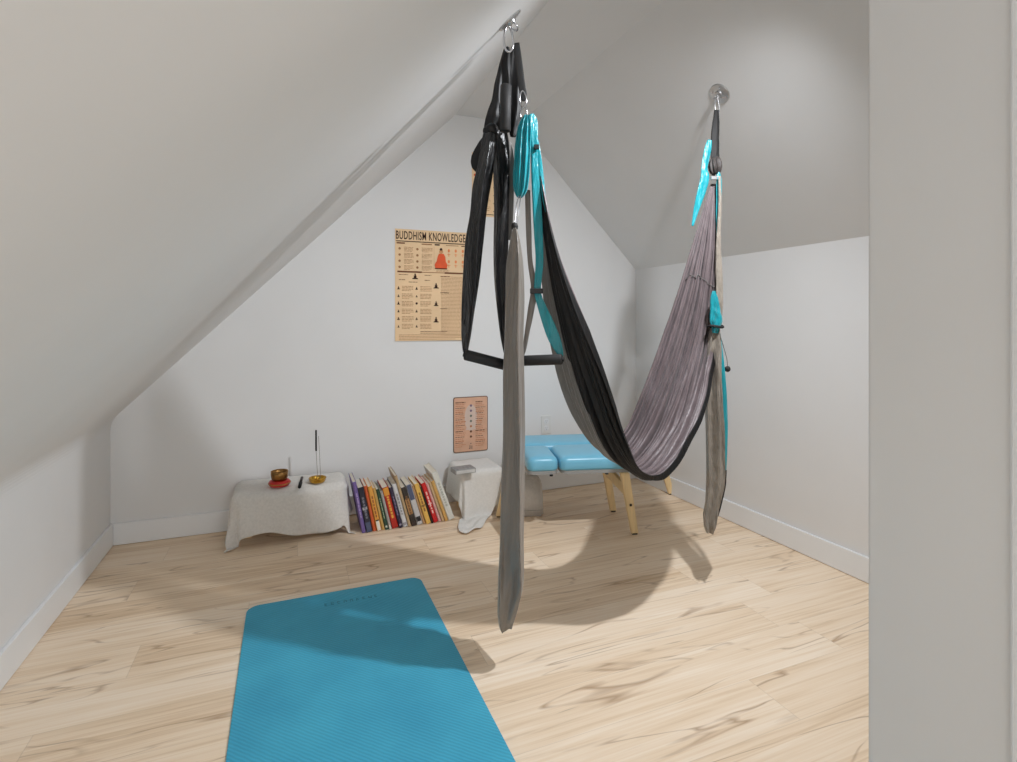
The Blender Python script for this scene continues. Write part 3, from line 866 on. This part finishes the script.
disp = [[None]*(NV+1) for _ in range(NU+1)]
for i in range(NU+1):
    u = i/NU
    wv = (rf[i]-rb[i]).length
    A = min(.015, .085*wv)
    for j in range(NV+1):
        v = j/NV
        pl = lambda ph_: 1-2*abs(math.sin(PI*ph_))**.8
        f = .75*pl(4.2*v+.25*math.sin(3*u))+.6*pl(7.3*v+.3*u+.3)+.35*pl(12.7*v-.4*u+.6)
        cr = noise.noise(Vector((u*11, v*7, 3.)))*.9*max(0, min(1, (u-.48)*5))*(1-max(0, u-.8)*4 if u > .8 else 1)
        cr += noise.noise(Vector((u*30, v*11, 8.)))*.35*max(0, min(1, (u-.5)*5))
        sg_ = max(-1, min(1, (u-.47)*9))
        disp[i][j] = grid[i][j]+outn[i][j]*(A*(f*.55+cr*1.0)+sg_*crease(u, v)*min(.036, .17*wv)*max(0, min(1, (u-.08)*6)))
def panel_edge(u):
    """where the grey edge panel meets the black cloth, across the width"""
    return .60-.20*max(0, min(1, (u-.12)/.28))
def sling_mesh(lo_f, hi_f, n_, inner_rule=None):
    """a cloth panel between two lengthwise lines: outer face, inner face, hems"""
    bm = bmesh.new(); th = .0028
    def at(i, v):
        x = min(max(v, 0), 1)*NV; j = min(int(x), NV-1); f = x-j
        return disp[i][j].lerp(disp[i][j+1], f), outn[i][j].lerp(outn[i][j+1], f)
    O, I, V = [], [], []
    for i in range(NU+1):
        lo_, hi_ = lo_f(i/NU), hi_f(i/NU); ro, ri, rv = [], [], []
        for j in range(n_+1):
            v = lo_+(hi_-lo_)*j/n_; p, nn = at(i, v)
            ro.append(bm.verts.new(p+nn*th*.5)); ri.append(bm.verts.new(p-nn*th*.5)); rv.append(v)
        O.append(ro); I.append(ri); V.append(rv)
    for i in range(NU):
        for j in range(n_):
            a = bm.faces.new((O[i][j], O[i+1][j], O[i+1][j+1], O[i][j+1])); a.material_index = 0
            b = bm.faces.new((I[i][j+1], I[i+1][j+1], I[i+1][j], I[i][j])); b.material_index = 1
            if inner_rule and inner_rule(i/NU, V[i][j]): b.material_index = 0
        for jj in (0, n_):
            c = bm.faces.new((O[i][jj], I[i][jj], I[i+1][jj], O[i+1][jj])); c.material_index = 0
    for ii in (0, NU):
        for j in range(n_):
            c = bm.faces.new((O[ii][j], O[ii][j+1], I[ii][j+1], I[ii][j])); c.material_index = 0
    bmesh.ops.recalc_face_normals(bm, faces=bm.faces[:])
    return bm
sl = part('sling', sling_mesh(lambda u: 0, panel_edge, 130, lambda u, v: u < .60 and v < .02+.15*math.sin(max(0, min(1, (u-.34)/.20))*PI)), [M['black'], M['inner']])
part('grey_edge_panel', sling_mesh(panel_edge, lambda u: 1, 110), [M['grey'], M['inner']])
# stitched gather line on the far limb
bm = bmesh.new(); i0 = int(NU*.86)
add_tube(bm, [disp[i0+int(3*math.sin(j/NV*PI))][j]-outn[i0][j]*.004 for j in range(10, NV-10, 4)], .0014, 6); part('stitch_cord', bm, M['grey'])

def S(name, keys, t, m, **k):
    bm = bmesh.new(); add_strip(bm, keys, t, **k); return part(name, bm, M[m])
def ring_oval(px, py, w, h, t, r, tilt=0., side=None):
    c = PT(px, py, t); a = (side or RIGHT); up = Vector((0, 0, 1))
    W_, H_ = mpx(w, t)/2, mpx(h, t)/2; pts = []
    for k in range(32):
        g = 2*PI*k/32; x = W_*math.cos(g)*(1-.22*math.sin(g)); z = H_*math.sin(g)
        pts.append(c+a*(x*math.cos(tilt)-z*math.sin(tilt))+up*(x*math.sin(tilt)+z*math.cos(tilt)))
    bm = bmesh.new(); add_tube(bm, pts, r, 8, True); return bm

# near end ---------------------------------------------------------
tn = (ANN-CAM).dot(FWD)
part('carabiner', ring_oval(508.5, 39, 9, 26, tn, .0036, .05), M['chrome'])
S('anchor_strap', [(507, 47, 5), (505.5, 60, 10), (503, 80, 15), (500.5, 100, 18), (497, 118, 22), (493, 128, 19), (491, 137, 13)], 1.83, 'black', flat=.55, folds=5, amp=.45, seed=2)
S('anchor_strap', [(515, 47, 8), (514, 62, 11), (514, 85, 13), (514.5, 110, 14), (513.5, 128, 10), (513, 137, 5)], 1.86, 'black', flat=.5, folds=4, amp=.4, seed=5)
S('webbing_strap', [(516, 43, 7), (518.5, 60, 7), (521, 80, 7.2), (523.5, 95, 7), (524.5, 101, 5)], 1.80, 'web', flat=.18, folds=2, amp=.05, n=24)
bm = bmesh.new(); a = PT(506, 85, 1.76); b = PT(505, 131.5, 1.76)
add_tube(bm, [a, a.lerp(b, .02), a.lerp(b, .98), b], [.0150, .0182, .0182, .0150], 24); g = part('foam_grip', bm, M['foam'])
part('carabiner', ring_oval(523, 99, 6.5, 16, 1.79, .0028, .06), M['chrome'])
part('carabiner', ring_oval(523.8, 113, 6.5, 13, 1.785, .0028, -.12), M['chrome'])
# knot on the black loop
bm = bmesh.new()
for dx, dy, r in ((488.5, 136, 6.), (492, 129, 6.5), (487.5, 131, 5.)):
    c = PT(dx, dy, 1.80); s = mpx(r, 1.8); 
    bmesh.ops.create_icosphere(bm, subdivisions=3, radius=1, matrix=Matrix.Translation(c) @ Matrix.Diagonal((s, s*.8, s*.9, 1)))
for v in bm.verts: v.co += Vector((.004, .003, .004))*noise.noise(v.co*60)
part('strap_knot', bm, M['black'])
S('handle_strap', [(489, 134, 12), (488, 150, 15), (485, 170, 17), (481, 190, 17.5), (478, 215, 17), (474, 245, 18), (471.5, 275, 17), (468.5, 305, 14), (466.5, 330, 10.5), (465.5, 346, 7), (465.5, 352, 5)], 1.79, 'satin', flat=.9, folds=3, amp=.5, seed=1, n=90, seg=40)
S('handle_strap', [(487, 137, 7), (482, 147, 11), (477.5, 158, 12.5), (476, 166, 9), (479.5, 173, 3)], 1.82, 'black', flat=.25, folds=3, amp=.4, seed=9)
S('handle_strap', [(500, 131, 14), (501, 150, 17), (501.5, 175, 16.5), (501.5, 205, 15), (501, 240, 15), (500.5, 270, 13.5), (501.5, 300, 11), (504, 330, 9), (507, 352, 7), (509, 362, 5)], 1.83, 'satin', flat=.9, folds=3, amp=.5, seed=4, n=90, seg=40)
S('handle_strap', [(509.5, 142, 3), (510.5, 160, 7), (510.5, 190, 7), (510, 220, 6), (509, 240, 4)], 1.86, 'grey', flat=.3, folds=2, amp=.3, seed=14)
def grip(x0_, y0_, x1_, y1_, t0, t1_, d):
    a, b = PT(x0_, y0_, t0), PT(x1_, y1_, t1_); r = mpx(d, (t0+t1_)/2)/2
    bm = bmesh.new(); add_tube(bm, [a, a.lerp(b, .012), a.lerp(b, .03), a.lerp(b, .97), a.lerp(b, .988), b], [r*.6, r*.9, r, r, r*.9, r*.6], 28); o = part('foam_grip', bm, M['foam'])
    d_ = (b-a).normalized()
    bm = bmesh.new(); add_tube(bm, [a-d_*.004, a+d_*.002], r*.45, 16); sub('end_cap', bm, M['web'], o)
    bm = bmesh.new(); add_tube(bm, [b-d_*.002, b+d_*.004], r*.45, 16); sub('end_cap', bm, M['web'], o)
grip(464.5, 354.5, 511, 366.5, 1.78, 1.82, 10.8)
grip(517, 361, 562.5, 359.3, 1.82, 1.76, 10.5)
S('turquoise_pouch', [(526.5, 115, 4), (526, 121, 11), (524.5, 130, 14.5), (523, 145, 16), (522, 162, 16.5), (521, 178, 16), (520.5, 189, 14), (520, 195, 9), (520, 198, 4)], 1.77, 'turq', flat=.6, folds=9, amp=.75, seed=3, n=80, seg=72)
S('turquoise_strap', [(531, 114, 5), (532.5, 121, 9.5), (533.5, 135, 9), (534, 150, 6.5), (535, 175, 7.5), (537, 205, 9), (538.5, 235, 9), (539.5, 262, 8), (537.5, 288, 7), (539.5, 300, 7.5), (547, 320, 11), (554, 338, 12), (559, 350, 8), (561.5, 357, 4)], 1.79, 'turq', flat=.2, folds=3, amp=.5, seed=6, n=110)
S('turquoise_strap', [(536.5, 140, 4), (539, 158, 5), (541.5, 178, 5), (544, 198, 3.5), (546, 212, 1.5)], 1.795, 'turq', flat=.25, folds=2, amp=.3, seed=8, n=30)
S('grey_strap', [(527.5, 190, 5.5), (528.5, 225, 5.5), (530, 260, 5), (534, 288, 6.5), (531, 310, 6.5), (527.5, 330, 5), (524, 350, 4), (520, 360, 3)], 1.815, 'sash', flat=.2, folds=2, amp=.3, seed=12, n=60)
def plate(px, py, w, h, t, m, name, d=.006):
    c = PT(px, py, t); bm = bmesh.new(); add_box(bm, -mpx(w, t)/2, mpx(w, t)/2, -d/2, d/2, -mpx(h, t)/2, mpx(h, t)/2, .0012)
    bmesh.ops.transform(bm, matrix=Matrix.Translation(c) @ Matrix.Rotation(-TH, 4, 'Z'), verts=bm.verts); part(name, bm, M[m], False)
plate(536.5, 291, 13, 5, 1.775, 'web', 'strap_buckle', .012)
plate(536.5, 147, 5, 4.5, 1.78, 'web', 'strap_buckle', .012)
for k in (-1, 1):
    bm = bmesh.new(); add_tube(bm, catmull([PT(520+k*.8, 195, 1.765), PT(518+k*1.6, 205, 1.76), PT(516.5+k*1.2, 218, 1.745), PT(515+k*.6, 230, 1.73)], 14), .0018, 8); part('draw_cord', bm, M['chrome'])
bm = bmesh.new(); add_lathe(bm, [(.004, -.012), (.010, -.010), (.011, 0), (.009, .008), (.004, .011)], PT(514.6, 226, 1.74), 16); part('cord_lock', bm, M['web'])
S('grey_sash', [(514.5, 228, 3), (515, 236, 8), (515, 250, 13), (514.8, 270, 17.5), (515, 300, 19.5), (514, 340, 19), (513.6, 375, 21), (514, 430, 22.5), (513, 480, 23.5), (512, 530, 24), (511.5, 560, 25), (510.8, 582, 25), (508.5, 600, 22), (506.5, 614, 18), (505.8, 622, 15), (506, 626.5, 13)], 1.73, 'sash', flat=1.7, folds=3, amp=.45, seed=7, n=150, seg=64)

# far end ----------------------------------------------------------
tf = (ANF-CAM).dot(FWD)
part('carabiner', ring_oval(717, 105, 4, 17, tf-.01, .0022, .06), M['chrome'])
S('anchor_strap', [(716.5, 110, 4.5), (716, 122, 7), (715, 138, 8.5), (715, 152, 8.5), (715, 162, 9)], 2.27, 'web', flat=.4, folds=3, amp=.3, seed=3)
bm = bmesh.new(); c = PT(715.3, 166, 2.265); s = mpx(5.6, 2.27)
bmesh.ops.create_icosphere(bm, subdivisions=4, radius=1, matrix=Matrix.Translation(c) @ Matrix.Diagonal((s, s, s*1.5, 1)))
for v in bm.verts: v.co += (v.co-c)*.22*math.sin(9*math.atan2(v.co.y-c.y, v.co.x-c.x)+v.co.z*50)
part('strap_knot', bm, mat('dark_grey_knot', (62, 56, 54), .6, var=.2, scale=60, bump=.4))
plate(714, 178, 6, 3.6, 2.25, 'steel', 'strap_buckle', .01)
S('turquoise_strap', [(709.8, 140, 4), (708.5, 146, 6.5), (706.5, 156, 7), (704.5, 168, 6.5), (705, 178, 9), (702.5, 188, 9), (699, 200, 7.5), (695.5, 213, 5), (692.5, 226, 2)], 2.262, 'turq', flat=.35, folds=3, amp=.4, seed=21)
S('turquoise_strap', [(718.5, 172, 3), (719, 182, 5.5), (718.7, 200, 5), (717.8, 220, 3.5), (717.5, 242, 2)], 2.255, 'turq', flat=.3, folds=2, amp=.3, seed=22)
S('silver_sash', [(719.5, 176, 2.5), (720, 205, 3), (718.5, 240, 4.5), (718.8, 265, 6.5), (719.5, 285, 7), (719.5, 305, 7), (718, 322, 7)], 2.235, 'silver', flat=.35, folds=3, amp=.5, seed=23)
S('turquoise_gather', [(713.8, 291, 3), (714, 298, 7.5), (715, 306, 9.5), (715.5, 313, 11), (716, 320, 12.5), (715.8, 327, 9), (715, 333, 6)], 2.205, 'turq', flat=.6, folds=6, amp=.5, seed=24)
bm = bmesh.new(); c = PT(715.3, 326.5, 2.21)
add_tube(bm, [c+RIGHT*(mpx(7.2, 2.258)*math.cos(2*PI*k/24))+FWD*(mpx(5, 2.258)*math.sin(2*PI*k/24))+Vector((0, 0, .003*math.sin(4*PI*k/24))) for k in range(24)], .0055, 8, True); part('tie_cord', bm, M['web'])
S('silver_sash', [(715, 325, 7), (714.7, 335, 11), (714, 350, 14), (713.5, 375, 14), (713.8, 405, 15.5), (715, 440, 17), (715.5, 465, 17), (715, 485, 15.5), (712.5, 503, 13), (710.3, 518, 12), (709.8, 527, 11), (709.8, 532.5, 7)], 2.235, 'silver', flat=1.3, folds=5, amp=.6, seed=25, n=110, seg=56)
S('teal_edge', [(718.5, 329, 2.5), (720.5, 345, 3.2), (723, 370, 4), (725, 400, 4.2), (725.8, 430, 4.2), (725, 455, 4.2), (724.3, 474, 3.8)], 2.235, 'turq', flat=.5, folds=2, amp=.2, seed=26)
S('black_edge', [(724.8, 470, 4), (723.6, 485, 4.5), (720.8, 500, 4), (717, 516, 3)], 2.235, 'black', flat=.6, folds=2, amp=.2, seed=27)
bm = bmesh.new(); c = PT(727.5, 369, 2.25); bmesh.ops.create_icosphere(bm, subdivisions=3, radius=mpx(3, 2.25), matrix=Matrix.Translation(c)); cl = part('cord_toggle', bm, M['web'])
bm = bmesh.new(); add_tube(bm, catmull([PT(721, 338, 2.25), PT(724.5, 350, 2.25), PT(727, 360, 2.25), PT(727.5, 369, 2.25)], 12), .0013, 6); part('draw_cord', bm, M['web'])

# ------------------------------------------------------------------ light
la = bpy.data.lights.new('ceiling_lamp', 'SPOT'); la.energy = 118; la.shadow_soft_size = .03; la.spot_size = math.radians(136); la.spot_blend = 1.
la.color = (.93, .96, 1.0)
lo = bpy.data.objects.new('ceiling_lamp', la); COL.objects.link(lo); lo.location = (1.32, 1.05, 2.16); lo.rotation_euler = (Vector((.95, 2.55, 0))-Vector((1.32, 1.05, 2.16))).to_track_quat('-Z', 'Y').to_euler()
w = bpy.data.worlds.new('daylight'); SC.world = w; w.use_nodes = True
bg = w.node_tree.nodes['Background']; bg.inputs['Color'].default_value = (.955, .98, 1., 1); bg.inputs['Strength'].default_value = 1.9

SC.cycles.diffuse_bounces = 10; SC.cycles.max_bounces = 14

# ------------------------------------------------------------------ camera
cd = bpy.data.cameras.new('camera'); cam = bpy.data.objects.new('camera', cd); COL.objects.link(cam)
cd.sensor_fit = 'HORIZONTAL'; cd.sensor_width = 36; cd.lens = FPX/1017*36
cd.shift_y = -(381-HY)/1017
cd.clip_start = .02
cam.location = CAM; cam.rotation_euler = (PI/2, 0, -TH)
SC.camera = cam
SC.view_settings.view_transform = 'Standard'; SC.view_settings.look = 'None'
SC.view_settings.exposure = 0; SC.view_settings.gamma = 1; SC.view_settings.use_curve_mapping = False
